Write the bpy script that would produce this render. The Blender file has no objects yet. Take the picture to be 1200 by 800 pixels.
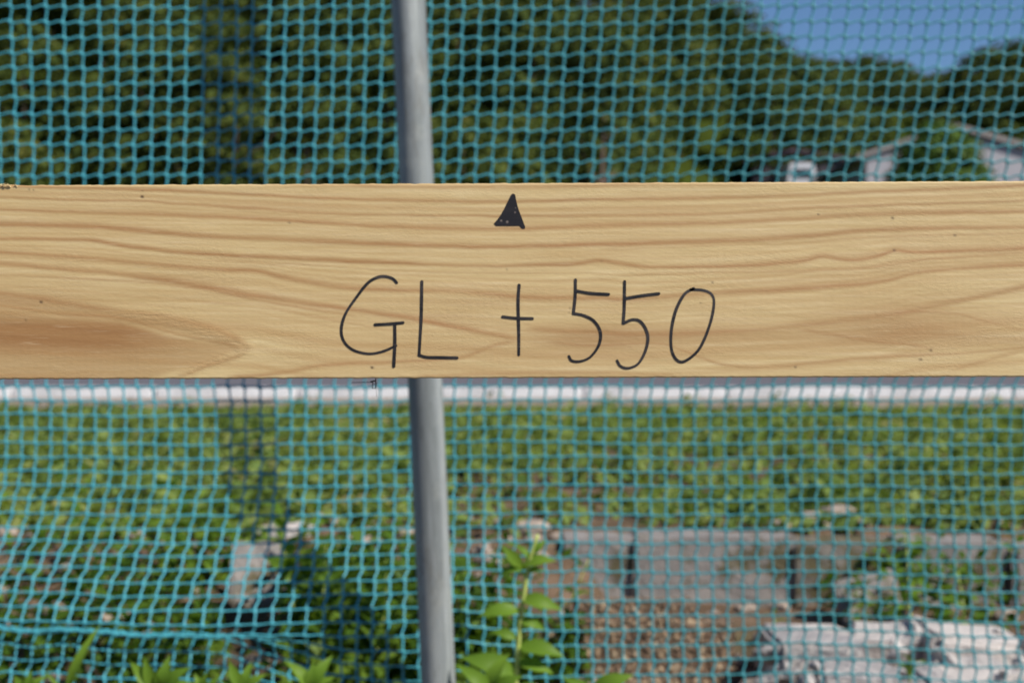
import bpy, bmesh, math, random
import numpy as np
from mathutils import Vector, Matrix, noise

random.seed(7)
rng = np.random.default_rng(11)
S = bpy.context.scene
COL = S.collection

# ------------------------------------------------------------------ camera
F = 1667.0                      # focal length in photograph pixels (50 mm on 36 mm)
CAM_Z = 0.476
cam = bpy.data.cameras.new('camera')
cam.lens = 50.0
cam.sensor_width = 36.0
cam.clip_start = 0.05
cam.clip_end = 3000
cam.dof.use_dof = True
cam.dof.focus_distance = 0.77
cam.dof.aperture_fstop = 11.6
cam_ob = bpy.data.objects.new('camera', cam)
cam_ob.location = (0, 0, CAM_Z)
cam_ob.rotation_euler = (math.radians(90), 0, 0)
COL.objects.link(cam_ob)
S.camera = cam_ob

# ------------------------------------------------------------------ light
SUN_AZ = math.radians(57)       # from behind the camera, round to the right
SUN_EL = math.radians(42)
sun_vec = Vector((math.sin(SUN_AZ) * math.cos(SUN_EL), -math.cos(SUN_AZ) * math.cos(SUN_EL), math.sin(SUN_EL)))
w = bpy.data.worlds.new('World')
S.world = w
w.use_nodes = True
nt = w.node_tree
bg = nt.nodes['Background']
sky = nt.nodes.new('ShaderNodeTexSky')
sky.sky_type = 'NISHITA'
sky.sun_disc = False
sky.sun_elevation = SUN_EL
sky.sun_rotation = math.atan2(sun_vec.x, sun_vec.y)
sky.altitude = 0
sky.air_density = 1.0
sky.dust_density = 0.0
sky.ozone_density = 8.0
nt.links.new(sky.outputs[0], bg.inputs[0])
bg.inputs[1].default_value = 0.073
sl = bpy.data.lights.new('sun', 'SUN')
sl.energy = 4.9
sl.angle = math.radians(0.53)
sl.color = (1.0, 0.94, 0.86)
sun_ob = bpy.data.objects.new('sun', sl)
sun_ob.rotation_euler = (-sun_vec).to_track_quat('-Z', 'Y').to_euler()
sun_ob.location = (3, -3, 6)
COL.objects.link(sun_ob)

S.view_settings.view_transform = 'Standard'
S.view_settings.look = 'None'
S.view_settings.exposure = 0.36
S.view_settings.gamma = 1.0
S.view_settings.use_curve_mapping = False
S.render.engine = 'CYCLES'
S.cycles.use_denoising = True
S.cycles.max_bounces = 6
S.cycles.transparent_max_bounces = 8


# ------------------------------------------------------------------ helpers
def at(px, py, d):
    """World point seen at photograph pixel px, py at depth d."""
    return Vector(((px - 600) / F * d, d, CAM_Z + (400 - py) / F * d))


def tag(o, label=None, cat=None, group=None, kind=None):
    if label: o['label'] = label
    if cat: o['category'] = cat
    if group: o['group'] = group
    if kind: o['kind'] = kind
    return o


def link(name, me, mat=None, parent=None):
    o = bpy.data.objects.new(name, me)
    COL.objects.link(o)
    if mat is not None and len(me.materials) == 0: me.materials.append(mat)
    if parent is not None: o.parent = parent
    return o


def empty(name, loc, rot=(0, 0, 0)):
    o = bpy.data.objects.new(name, None)
    o.empty_display_size = 0.05
    o.location = loc
    o.rotation_euler = rot
    COL.objects.link(o)
    return o


def mesh_np(name, verts, faces, mat=None, smooth=False):
    """verts (n,3) array, faces a (m,3) or (m,4) array."""
    me = bpy.data.meshes.new(name)
    verts = np.asarray(verts, dtype=np.float32)
    faces = np.asarray(faces, dtype=np.int32)
    n, m, k = len(verts), len(faces), faces.shape[1]
    me.vertices.add(n)
    me.vertices.foreach_set('co', verts.ravel())
    me.loops.add(m * k)
    me.loops.foreach_set('vertex_index', faces.ravel())
    me.polygons.add(m)
    me.polygons.foreach_set('loop_start', np.arange(0, m * k, k, dtype=np.int32))
    me.polygons.foreach_set('loop_total', np.full(m, k, dtype=np.int32))
    if smooth: me.polygons.foreach_set('use_smooth', np.ones(m, dtype=bool))
    me.update(calc_edges=True)
    if mat is not None: me.materials.append(mat)
    return me


def from_bm(name, bm, mat=None, smooth=False):
    me = bpy.data.meshes.new(name)
    bm.normal_update()
    bm.to_mesh(me)
    bm.free()
    if smooth:
        for p in me.polygons: p.use_smooth = True
    if mat is not None: me.materials.append(mat)
    return me


def copy_tree(o, parent=None):
    c = o.copy()
    COL.objects.link(c)
    if parent is not None: c.parent = parent
    for ch in list(o.children): copy_tree(ch, c)
    return c


def tube(bm, pts, radii, n=8, caps=True):
    """A tube along pts (Vectors) with a radius per point."""
    rings = []
    for i, p in enumerate(pts):
        a = pts[max(i - 1, 0)]
        b = pts[min(i + 1, len(pts) - 1)]
        t = (b - a).normalized()
        ref = Vector((0, 0, 1)) if abs(t.z) < 0.9 else Vector((1, 0, 0))
        u = t.cross(ref).normalized()
        v = t.cross(u)
        r = radii[i] if hasattr(radii, '__len__') else radii
        rings.append([bm.verts.new(p + (u * math.cos(2 * math.pi * k / n) + v * math.sin(2 * math.pi * k / n)) * r) for k in range(n)])
    for r0, r1 in zip(rings[:-1], rings[1:]):
        for k in range(n):
            bm.faces.new((r0[k], r1[k], r1[(k + 1) % n], r0[(k + 1) % n]))
    if caps:
        bm.faces.new(rings[0])
        bm.faces.new(list(reversed(rings[-1])))


def smooth_curve(pts, n=8):
    """Catmull-Rom through 2-D or 3-D points (numpy)."""
    p = np.asarray(pts, dtype=float)
    p = np.vstack([2 * p[0] - p[1], p, 2 * p[-1] - p[-2]])
    out = []
    for i in range(1, len(p) - 2):
        for k in range(n):
            t = k / n
            out.append(0.5 * ((2 * p[i]) + (-p[i - 1] + p[i + 1]) * t + (2 * p[i - 1] - 5 * p[i] + 4 * p[i + 1] - p[i + 2]) * t * t
                              + (-p[i - 1] + 3 * p[i] - 3 * p[i + 1] + p[i + 2]) * t ** 3))
    out.append(p[-2])
    return np.array(out)


# ------------------------------------------------------------------ materials
class Mat:
    """Small wrapper that builds a node material."""
    def __init__(self, name):
        self.m = bpy.data.materials.new(name)
        self.m.use_nodes = True
        self.t = self.m.node_tree
        self.b = self.t.nodes['Principled BSDF']
        self.out = self.t.nodes['Material Output']

    def n(self, kind, **kw):
        nd = self.t.nodes.new(kind)
        for k, v in kw.items(): setattr(nd, k, v)
        return nd

    def set(self, nd, key, val):
        if isinstance(val, bpy.types.NodeSocket): self.t.links.new(val, nd.inputs[key])
        else: nd.inputs[key].default_value = val

    def coord(self, which='Object', scale=(1, 1, 1), rot=(0, 0, 0)):
        tc = self.n('ShaderNodeTexCoord')
        mp = self.n('ShaderNodeMapping')
        mp.inputs['Scale'].default_value = scale
        mp.inputs['Rotation'].default_value = rot
        self.t.links.new(tc.outputs[which], mp.inputs['Vector'])
        return mp.outputs[0]

    def noise(self, vec, scale, detail=4, rough=0.55, dist=0.0):
        nd = self.n('ShaderNodeTexNoise')
        self.set(nd, 'Vector', vec)
        self.set(nd, 'Scale', scale)
        self.set(nd, 'Detail', detail)
        self.set(nd, 'Roughness', rough)
        self.set(nd, 'Distortion', dist)
        return nd.outputs[0]

    def voronoi(self, vec, scale, out='Distance', feature='F1'):
        nd = self.n('ShaderNodeTexVoronoi', feature=feature)
        self.set(nd, 'Vector', vec)
        self.set(nd, 'Scale', scale)
        return nd.outputs[out]

    def ramp(self, fac, stops):
        nd = self.n('ShaderNodeValToRGB')
        cr = nd.color_ramp
        while len(cr.elements) > 1: cr.elements.remove(cr.elements[-1])
        cr.elements[0].position = stops[0][0]
        cr.elements[0].color = tuple(stops[0][1]) + (1,)
        for p, c in stops[1:]:
            e = cr.elements.new(p)
            e.color = tuple(c) + (1,)
        self.set(nd, 'Fac', fac)
        return nd.outputs[0]

    def vramp(self, fac, a, b, lo=0.0, hi=1.0):
        nd = self.n('ShaderNodeMapRange')
        self.set(nd, 0, fac)
        for k, v in zip((1, 2, 3, 4), (a, b, lo, hi)): nd.inputs[k].default_value = v
        return nd.outputs[0]

    def mix(self, fac, a, b, mode='MIX'):
        nd = self.n('ShaderNodeMix', data_type='RGBA', blend_type=mode)
        self.set(nd, 0, fac)
        for k, v in ((6, a), (7, b)):
            if isinstance(v, tuple) and len(v) == 3: v = v + (1,)
            self.set(nd, k, v)
        return nd.outputs[2]

    def math(self, op, a, b=0.0):
        nd = self.n('ShaderNodeMath', operation=op)
        self.set(nd, 0, a)
        self.set(nd, 1, b)
        return nd.outputs[0]

    def attr(self, name):
        nd = self.n('ShaderNodeAttribute', attribute_name=name)
        return nd.outputs['Fac']

    def bump(self, h, strength=0.3, dist=0.001, normal=None):
        nd = self.n('ShaderNodeBump')
        self.set(nd, 'Height', h)
        self.set(nd, 'Strength', strength)
        self.set(nd, 'Distance', dist)
        if normal is not None: self.set(nd, 'Normal', normal)
        return nd.outputs[0]

    def done(self, col=None, rough=0.7, normal=None, metal=None, spec=None):
        if col is not None:
            if isinstance(col, tuple) and len(col) == 3: col = col + (1,)
            self.set(self.b, 'Base Color', col)
        self.set(self.b, 'Roughness', rough)
        if normal is not None: self.set(self.b, 'Normal', normal)
        if metal is not None: self.set(self.b, 'Metallic', metal)
        if spec is not None: self.set(self.b, 'Specular IOR Level', spec)
        return self.m


def leaf_material(name, stops, trans=0.35, rough=0.55):
    """Leaves: colour varies from leaf to leaf and from plant to plant; some light passes through."""
    m = Mat(name)
    geo = m.n('ShaderNodeNewGeometry')
    oi = m.n('ShaderNodeObjectInfo')
    vec = m.coord('Object')
    patch = m.noise(vec, 1.7, 2)
    a = m.math('MULTIPLY', geo.outputs['Random Per Island'], 0.55)
    b = m.math('MULTIPLY_ADD', oi.outputs['Random'], 0.22)
    b.node.inputs[2].default_value = 0.0
    f = m.math('ADD', a, b)
    f = m.math('ADD', f, m.vramp(patch, 0.32, 0.68, -0.08, 0.36))
    col = m.ramp(f, stops)
    m.done(col, rough, spec=0.12)
    tr = m.n('ShaderNodeBsdfTranslucent')
    m.t.links.new(m.mix(1.0, col, (1.0, 1.0, 0.45), 'MULTIPLY'), tr.inputs[0])
    mx = m.n('ShaderNodeMixShader')
    mx.inputs[0].default_value = trans
    m.t.links.new(m.b.outputs[0], mx.inputs[1])
    m.t.links.new(tr.outputs[0], mx.inputs[2])
    m.t.links.new(mx.outputs[0], m.out.inputs[0])
    return m.m


def wood_material():
    """Planed softwood: the grain comes from the traced growth rings stored on the board's face."""
    m = Mat('planed_softwood')
    fine = m.noise(m.coord('Object', (14, 1, 520)), 1.0, 5, 0.6)
    fibre = m.noise(m.coord('Object', (60, 1, 1500)), 1.0, 3, 0.6)
    blot = m.noise(m.coord('Object', (9, 1, 40)), 1.0, 3, 0.5)
    late = m.attr('late')
    heart = m.attr('heart')
    speck = m.attr('speck')
    # growth rings broken up by the fibre
    lr = m.math('MULTIPLY', late, m.vramp(fine, 0.25, 0.7, 0.55, 1.15))
    early = m.ramp(fine, [(0.28, (0.575, 0.420, 0.190)), (0.5, (0.665, 0.515, 0.255)), (0.72, (0.74, 0.60, 0.335))])
    early = m.mix(m.vramp(blot, 0.35, 0.7, 0, 0.35), early, (0.50, 0.33, 0.15))
    dark = m.mix(m.vramp(blot, 0.4, 0.65), (0.34, 0.170, 0.058), (0.40, 0.200, 0.078))
    col = m.mix(m.math('MULTIPLY', heart, 0.95), early, (0.31, 0.148, 0.050))
    col = m.mix(m.math('MINIMUM', lr, 1.0), col, dark)
    col = m.mix(m.vramp(fibre, 0.58, 0.74, 0, 0.35), col, (0.80, 0.66, 0.42))
    col = m.mix(m.vramp(fibre, 0.42, 0.28, 0, 0.25), col, (0.40, 0.24, 0.10))
    col = m.mix(m.math('MULTIPLY', m.attr('fine_line'), 0.55), col, (0.43, 0.245, 0.095))
    col = m.mix(speck, col, (0.045, 0.022, 0.012))
    # planer chatter marks: a faint upright ripple, and torn grain along the rings
    wv = m.n('ShaderNodeTexWave', wave_type='BANDS', bands_direction='X', wave_profile='SIN')
    m.set(wv, 'Vector', m.coord('Object', (1, 1, 1)))
    m.set(wv, 'Scale', 2 * math.pi / 20 / 0.0034)
    m.set(wv, 'Distortion', 0.6)
    m.set(wv, 'Detail', 1.0)
    m.set(wv, 'Detail Scale', 0.4)
    chat = m.vramp(blot, 0.35, 0.6, 0.1, 1.0)
    h = m.math('MULTIPLY', m.math('MULTIPLY', wv.outputs['Fac'], chat), 0.05)
    tear = m.noise(m.coord('Object', (260, 1, 900)), 1.0, 4, 0.6)
    h = m.math('ADD', h, m.math('MULTIPLY', tear, m.math('MULTIPLY_ADD', late, 0.22)))
    h2 = m.math('ADD', h, m.math('MULTIPLY', fine, 0.25))
    rough_patch = m.vramp(m.noise(m.coord('Object', (18, 1, 55)), 1.0, 3), 0.45, 0.62)
    pits = m.noise(m.coord('Object', (420, 1, 1300), (0, 0.35, 0)), 1.0, 3, 0.7)
    h2 = m.math('ADD', h2, m.math('MULTIPLY', m.math('MULTIPLY', pits, rough_patch), 1.0))
    h2 = m.math('ADD', h2, m.math('MULTIPLY', m.attr('torn'), m.math('MULTIPLY', tear, 1.6)))
    return m.done(col, m.vramp(fine, 0.3, 0.7, 0.5, 0.62), m.bump(h2, 0.34, 0.0006), spec=0.5)


def ink_material():
    m = Mat('marker_ink')
    v = m.coord('Object', (90, 1, 900))
    f = m.noise(v, 1.0, 4, 0.6)
    g = m.noise(m.coord('Object', (1, 1, 1)), 60.0, 2)
    c = m.ramp(f, [(0.3, (0.006, 0.005, 0.006)), (0.55, (0.014, 0.012, 0.013)), (0.75, (0.085, 0.062, 0.047))])
    c = m.mix(m.vramp(g, 0.45, 0.75, 0, 0.55), c, (0.078, 0.066, 0.062))
    return m.done(c, m.vramp(f, 0.3, 0.7, 0.35, 0.6), spec=0.5)


def galvanised():
    m = Mat('galvanised_steel')
    v = m.coord('Object')
    streak = m.noise(m.coord('Object', (60, 60, 2.5)), 1.0, 5, 0.6)
    spang = m.voronoi(m.coord('Object', (1, 1, 0.35)), 150, 'Color')
    sep = m.n('ShaderNodeSeparateColor')
    m.t.links.new(spang, sep.inputs[0])
    dull = m.noise(v, 14, 5, 0.65)
    c = m.ramp(streak, [(0.36, (0.15, 0.168, 0.165)), (0.5, (0.245, 0.268, 0.265)), (0.66, (0.36, 0.385, 0.378))])
    c = m.mix(m.math('MULTIPLY', sep.outputs[0], 0.45), c, (0.22, 0.24, 0.245))
    c = m.mix(m.vramp(dull, 0.50, 0.66, 0, 0.6), c, (0.33, 0.34, 0.31))
    grime = m.noise(m.coord('Object', (30, 30, 9)), 1.0, 6, 0.7)
    c = m.mix(m.vramp(grime, 0.54, 0.66, 0, 0.65), c, (0.15, 0.15, 0.135))
    scr = m.noise(m.coord('Object', (420, 420, 12), (0, .12, 0)), 1.0, 2)
    c = m.mix(m.vramp(scr, 0.66, 0.74, 0, 0.5), c, (0.48, 0.50, 0.50))
    return m.done(c, m.vramp(streak, 0.2, 0.8, 0.5, 0.7), m.bump(dull, 0.2, 0.001), metal=0.35)


def net_material():
    m = Mat('blue_green_net_cord')
    v = m.coord('Object')
    f = m.noise(v, 5.0, 3)
    twist = m.noise(m.coord('Object', (300, 300, 300)), 1.0, 2)
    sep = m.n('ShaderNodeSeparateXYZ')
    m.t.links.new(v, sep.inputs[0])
    side_mix = m.vramp(sep.outputs[0], -0.3, 0.35)          # blends from paler cyan at left to darker teal at right
    c = m.mix(side_mix, (0.056, 0.325, 0.395), (0.033, 0.205, 0.225))
    c = m.mix(m.vramp(f, 0.4, 0.7, 0, 0.3), c, (0.04, 0.24, 0.32))
    c = m.mix(m.vramp(twist, 0.35, 0.7, 0, 0.3), c, (0.11, 0.40, 0.46))
    return m.done(c, 0.45, m.bump(twist, 0.4, 0.0006), spec=0.4)


def soil_material():
    m = Mat('dry_soil')
    v = m.coord('Object')
    big = m.noise(v, 0.9, 5, 0.6)
    mid = m.noise(v, 9, 6, 0.65)
    fine = m.noise(v, 70, 5, 0.7)
    c = m.ramp(mid, [(0.28, (0.060, 0.040, 0.026)), (0.5, (0.135, 0.090, 0.058)), (0.72, (0.235, 0.165, 0.115))])
    c = m.mix(m.vramp(big, 0.5, 0.68, 0, 0.55), c, (0.060, 0.075, 0.020))
    c = m.mix(m.vramp(fine, 0.6, 0.78, 0, 0.6), c, (0.30, 0.24, 0.18))
    h = m.math('ADD', m.math('MULTIPLY', mid, 1.0), m.math('MULTIPLY', fine, 0.4))
    return m.done(c, 0.95, m.bump(h, 0.8, 0.02), spec=0.1)


def concrete(name, base, moss=0.0, scale=1.0):
    m = Mat(name)
    v = m.coord('Object')
    a = m.noise(v, 7 * scale, 6, 0.65)
    b = m.noise(v, 60 * scale, 5, 0.7)
    pit = m.voronoi(v, 120 * scale)
    c = m.ramp(a, [(0.25, tuple(x * 0.62 for x in base)), (0.5, base), (0.78, tuple(min(1, x * 1.25) for x in base))])
    c = m.mix(m.vramp(b, 0.55, 0.75, 0, 0.45), c, tuple(x * 0.5 for x in base))
    if moss:
        g = m.noise(v, 9 * scale, 4, 0.6)
        c = m.mix(m.vramp(g, 0.62 - moss * 0.25, 0.72 - moss * 0.25, 0, 0.85), c, (0.085, 0.070, 0.024))
    h = m.math('ADD', b, m.math('MULTIPLY', pit, -0.5))
    return m.done(c, 0.9, m.bump(h, 0.6, 0.006 / scale), spec=0.2)


def aggregate():
    m = Mat('brown_aggregate')
    v = m.coord('Object')
    cell = m.voronoi(v, 105, 'Color')
    d = m.voronoi(v, 105)
    sep = m.n('ShaderNodeSeparateColor')
    m.t.links.new(cell, sep.inputs[0])
    c = m.ramp(sep.outputs[0], [(0.0, (0.17, 0.11, 0.072)), (0.4, (0.30, 0.205, 0.135)), (0.75, (0.46, 0.33, 0.20)), (1.0, (0.66, 0.52, 0.35))])
    c = m.mix(m.vramp(d, 0.3, 0.6, 0, 0.6), c, (0.09, 0.055, 0.036))
    return m.done(c, 0.9, m.bump(d, 1.0, -0.006), spec=0.2)


def plain(name, c, rough=0.7, var=0.25, scale=3.0, metal=None, spec=None):
    m = Mat(name)
    f = m.noise(m.coord('Object'), scale, 5, 0.6)
    col = m.mix(m.vramp(f, 0.35, 0.7), c, tuple(x * (1 - var) for x in c))
    return m.done(col, rough, m.bump(f, 0.2, 0.01), metal=metal, spec=spec)


def bark():
    m = Mat('bark')
    f = m.noise(m.coord('Object', (8, 8, 1.2)), 1.0, 5, 0.65)
    c = m.ramp(f, [(0.3, (0.03, 0.024, 0.018)), (0.7, (0.10, 0.08, 0.06))])
    return m.done(c, 0.95, m.bump(f, 0.8, 0.05), spec=0.1)


M_WOOD = wood_material()
M_INK = ink_material()
M_STEEL = galvanised()
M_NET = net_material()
M_SOIL = soil_material()
M_TREE = leaf_material('tree_leaves', [(0.0, (0.020, 0.036, 0.009)), (0.4, (0.048, 0.074, 0.016)), (0.75, (0.090, 0.118, 0.024)), (1.0, (0.145, 0.136, 0.032))], 0.25, 0.8)
M_BUSH = leaf_material('clipped_leaves', [(0.0, (0.030, 0.065, 0.012)), (0.6, (0.065, 0.125, 0.020)), (1.0, (0.11, 0.17, 0.030))], 0.2)
M_WEED = leaf_material('weed_leaves', [(0.0, (0.070, 0.125, 0.028)), (0.45, (0.155, 0.230, 0.056)), (0.8, (0.24, 0.30, 0.080)), (1.0, (0.34, 0.30, 0.14))], 0.4)
M_WEED2 = leaf_material('fresh_weed_leaves', [(0.0, (0.045, 0.100, 0.012)), (0.5, (0.095, 0.185, 0.022)), (1.0, (0.19, 0.28, 0.035))], 0.45, 0.45)
M_FRESH = leaf_material('bright_weed_leaves', [(0.0, (0.075, 0.155, 0.018)), (0.5, (0.145, 0.255, 0.028)), (1.0, (0.25, 0.36, 0.05))], 0.4, 0.45)
M_STALK = plain('green_stalk', (0.42, 0.50, 0.12), 0.5, 0.3, 20)
M_BARK = bark()
M_CONC = concrete('old_concrete', (0.25, 0.23, 0.215), 0.4)
M_MOSSY = concrete('mossy_concrete', (0.21, 0.19, 0.165), 0.8)
M_CONC_PALE = concrete('pale_concrete', (0.47, 0.435, 0.41), 0.0)
M_KERB = concrete('kerb_concrete', (0.56, 0.555, 0.56), 0.0, 0.35)
M_STONE = concrete('field_stone', (0.33, 0.27, 0.22), 0.0, 1.5)
M_AGG = aggregate()
M_ASPH = plain('asphalt', (0.115, 0.110, 0.125), 0.9, 0.25, 4)
M_GRAVEL = plain('gravel_shoulder', (0.27, 0.22, 0.16), 0.95, 0.35, 5)
M_WALL = plain('grey_render', (0.36, 0.355, 0.385), 0.9, 0.12, 1.0)
M_ROOF = plain('grey_roof', (0.17, 0.155, 0.165), 0.8, 0.25, 1.5)
M_FASCIA = plain('pale_fascia', (0.25, 0.23, 0.22), 0.7, 0.1, 1.0)
M_DARKWALL = plain('dark_cladding', (0.060, 0.050, 0.062), 0.8, 0.3, 1.0)
M_DARKROOF = plain('dark_roof', (0.085, 0.055, 0.075), 0.7, 0.3, 1.0)
M_VAN = plain('white_car_paint', (0.62, 0.62, 0.64), 0.3, 0.04, 1.0)
M_GLASS = plain('dark_glass', (0.03, 0.035, 0.04), 0.08, 0.1, 1.0)
M_RUBBER = plain('tyre_rubber', (0.02, 0.02, 0.02), 0.8, 0.1, 3)
M_STAKE = plain('rough_timber', (0.42, 0.29, 0.16), 0.8, 0.3, 12)
M_HILL = plain('forest_floor', (0.040, 0.055, 0.010), 1.0, 0.4, 0.4, spec=0.0)


# ------------------------------------------------------------------ ground, road, hills
def sstep(a, b, x):
    t = np.clip((x - a) / (b - a), 0, 1)
    return t * t * (3 - 2 * t)


def vnoise(x, y, s, seed=0.0):
    """Cheap smooth 2-D noise on arrays (a sum of sines with turned axes)."""
    r = np.random.default_rng(int(seed * 10) + 3)
    v = np.zeros(np.broadcast(x, y).shape)
    for k in range(7):
        a = r.uniform(0, 2 * math.pi)
        f = s * r.uniform(0.6, 1.9)
        v = v + np.sin((x * math.cos(a) + y * math.sin(a)) * f + r.uniform(0, 6.28))
    return v / 4.0


DITCH = -0.16


def ground_z(x, y):
    x = np.asarray(x, dtype=float)
    y = np.asarray(y, dtype=float)
    left = sstep(0.30, 0.0, x)                          # a sloping bank on the left, the old kerb's step on the right
    e0 = 3.50 - left * 0.75
    e1 = 3.60 + left * 0.10
    z = DITCH * (1 - sstep(e0, e1, y))
    near = sstep(-4, 0, y) * (1 - sstep(9, 11, y))
    z = z + near * (0.012 * vnoise(x, y, 5.0) + 0.006 * vnoise(x, y, 17.0, 1))
    z = z + 0.05 * (1 - sstep(0.6, 1.6, y))
    return z


xs = np.unique(np.concatenate([np.linspace(-3, 3, 121), np.linspace(-9, 9, 61), np.linspace(-60, 60, 41), np.linspace(-900, 900, 25)]))
ys = np.unique(np.concatenate([np.linspace(-1, 5.5, 131), np.linspace(-6, 13, 77), np.linspace(-40, 60, 41), np.linspace(-300, 1500, 31)]))
gx, gy = np.meshgrid(xs, ys)
gz = ground_z(gx, gy)
nx, ny = len(xs), len(ys)
idx = np.arange(nx * ny).reshape(ny, nx)
quads = np.stack([idx[:-1, :-1], idx[:-1, 1:], idx[1:, 1:], idx[1:, :-1]], -1).reshape(-1, 4)
ground = link('ground', mesh_np('ground', np.stack([gx, gy, gz], -1).reshape(-1, 3), quads, M_SOIL, True))
tag(ground, 'brown soil ground running under the weeds to the road', kind='structure')

# gravel shoulder and asphalt road beyond the field, each a sheet above the one below
def sheet(name, x0, x1, y0, y1, z, mat, label, wobble=0.0):
    n = 60
    X = np.linspace(x0, x1, n)
    v = [(x, y0 + wobble * vnoise(x, 0.0, 2.0, 2), z) for x in X] + [(x, y1, z) for x in X]
    f = [(i, i + 1, n + i + 1, n + i) for i in range(n - 1)]
    return tag(link(name, mesh_np(name, v, f, mat)), label, kind='structure')


sheet('verge', -60, 60, 9.9, 11.95, 0.006, M_GRAVEL, 'beige gravel verge between the weeds and the kerb', 0.12)
sheet('road', -120, 120, 12.10, 19.5, 0.010, M_ASPH, 'grey asphalt road beyond the kerb')

# a kerb of cast pieces along the road
kerb = empty('kerb', (0, 12.0, 0))
tag(kerb, 'pale concrete kerb along the road', kind='structure')
bm = bmesh.new()
bmesh.ops.create_cube(bm, size=1)
bmesh.ops.scale(bm, vec=(1.19, 0.18, 0.16), verts=bm.verts)
bmesh.ops.translate(bm, vec=(0, 0, 0.012), verts=bm.verts)
for v in bm.verts:
    if v.co.z > 0.05 and v.co.y < 0: v.co.y += 0.03
bmesh.ops.bevel(bm, geom=list(bm.edges), offset=0.012, segments=2, affect='EDGES')
kerb_me = from_bm('kerb_stone', bm, M_KERB)
for i in range(-11, 12):
    k = link('kerb_stone', kerb_me, None, kerb)
    k.location = (i * 1.2, random.uniform(-.004, .004), random.uniform(-.003, .003))

# hills
def skyline(px, pts):
    return np.interp(px, [p[0] for p in pts], [p[1] for p in pts])


RIDGE_A = [(-900, -120), (-400, -190), (0, -200), (500, -160), (700, -95), (800, -32), (850, 2), (900, 38), (960, 78), (1010, 110), (1080, 190), (1300, 400)]
RIDGE_B = [(700, 300), (880, 92), (940, 64), (1000, 60), (1040, 62), (1090, 86), (1150, 130), (1250, 200), (1500, 330)]
RIDGE_C = [(950, 400), (1060, 230), (1090, 110), (1115, 76), (1150, 58), (1200, 36), (1300, 0), (1500, -40), (1900, -20)]


def hill_z(x, y):
    px = 600 + F * x / np.maximum(y, 1.0)
    def one(r, y0, d, tree):
        h = np.maximum((400 - skyline(px, r)) / F * d - tree, 0)
        return h * sstep(y0, d, y) * (1 - 0.5 * sstep(d, d * 1.9, y))
    return np.maximum(np.maximum(one(RIDGE_A, 46, 100, 6.5), one(RIDGE_B, 105, 160, 5.0)), one(RIDGE_C, 84, 115, 4.6)) - 0.4


hx = np.linspace(-160, 160, 110)
hy = np.linspace(40, 300, 100)
X, Y = np.meshgrid(hx, hy)
Z = hill_z(X, Y)
n1, n2 = len(hx), len(hy)
idx = np.arange(n1 * n2).reshape(n2, n1)
quads = np.stack([idx[:-1, :-1], idx[:-1, 1:], idx[1:, 1:], idx[1:, :-1]], -1).reshape(-1, 4)
hills = link('hills', mesh_np('hills', np.stack([X, Y, Z], -1).reshape(-1, 3), quads, M_HILL, True))
tag(hills, 'wooded hillside rising behind the houses', kind='structure')


# ------------------------------------------------------------------ foliage builders
def leaf_cloud(centres, normals, size, ratio=0.6, droop=0.3, jitter=0.5):
    """One bent four-sided leaf per centre, as arrays."""
    n = len(centres)
    nv = normals + rng.normal(0, jitter, (n, 3))
    nv /= np.linalg.norm(nv, axis=1, keepdims=True) + 1e-9
    r = rng.normal(0, 1, (n, 3))
    u = np.cross(nv, r)
    u /= np.linalg.norm(u, axis=1, keepdims=True) + 1e-9
    v = np.cross(nv, u)
    s = (np.asarray(size) * rng.uniform(0.65, 1.3, n))[:, None]
    a = centres - u * s * 0.5
    b = centres + v * s * ratio * 0.5 + nv * s * 0.06
    c = centres + u * s * 0.5 - nv * s * droop * 0.3
    d = centres - v * s * ratio * 0.5 + nv * s * 0.06
    V = np.stack([a, b, c, d], 1).reshape(-1, 3)
    Fc = np.arange(4 * n).reshape(n, 4)
    return V, Fc


def crown_mesh(name, height, width, base, nclump, per, leaf, mat, seed, pointy=0.0):
    r = np.random.default_rng(seed)
    C, N = [], []
    for k in range(nclump):
        d = r.normal(0, 1, 3)
        d /= np.linalg.norm(d)
        rad = r.uniform(0.45, 1.0) ** 0.5
        c = d * rad
        tz = (c[2] + 1) / 2
        wdt = width * (1 - pointy * tz)
        cc = np.array([c[0] * wdt, c[1] * wdt, base + tz * (height - base)])
        cr = leaf * r.uniform(2.2, 4.0)
        e = r.normal(0, 1, (per, 3))
        e /= np.linalg.norm(e, axis=1, keepdims=True)
        e[:, 2] = np.abs(e[:, 2]) * 0.9 - 0.25
        C.append(cc + e * cr * r.uniform(0.5, 1.0, (per, 1)) * np.array([1.1, 1.1, 0.75]))
        N.append(e + d * 0.5)
    V, Fc = leaf_cloud(np.vstack(C), np.vstack(N), leaf)
    return mesh_np(name, V, Fc, mat)


def trunk_mesh(name, height, width, r0, mat, seed):
    r = random.Random(seed)
    bm = bmesh.new()
    lean = Vector((r.uniform(-.06, .06), r.uniform(-.06, .06), 1))
    n = 7
    pts = [Vector((lean.x * height * t + math.sin(t * 5 + seed) * .08, lean.y * height * t, height * 0.85 * t)) for t in [i / (n - 1) for i in range(n)]]
    tube(bm, pts, [r0 * (1 - 0.85 * i / (n - 1)) * (1.35 if i == 0 else 1) for i in range(n)], 8)
    for k in range(6):
        i = r.randint(2, n - 2)
        a = r.uniform(0, 6.28)
        L = width * r.uniform(.5, .85)
        p0 = pts[i]
        p1 = p0 + Vector((math.cos(a) * L * .5, math.sin(a) * L * .5, L * .35))
        p2 = p0 + Vector((math.cos(a) * L, math.sin(a) * L, L * .9))
        tube(bm, [p0, p1, p2], [r0 * .35, r0 * .22, r0 * .06], 6)
    return from_bm(name, bm, mat, True)


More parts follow.
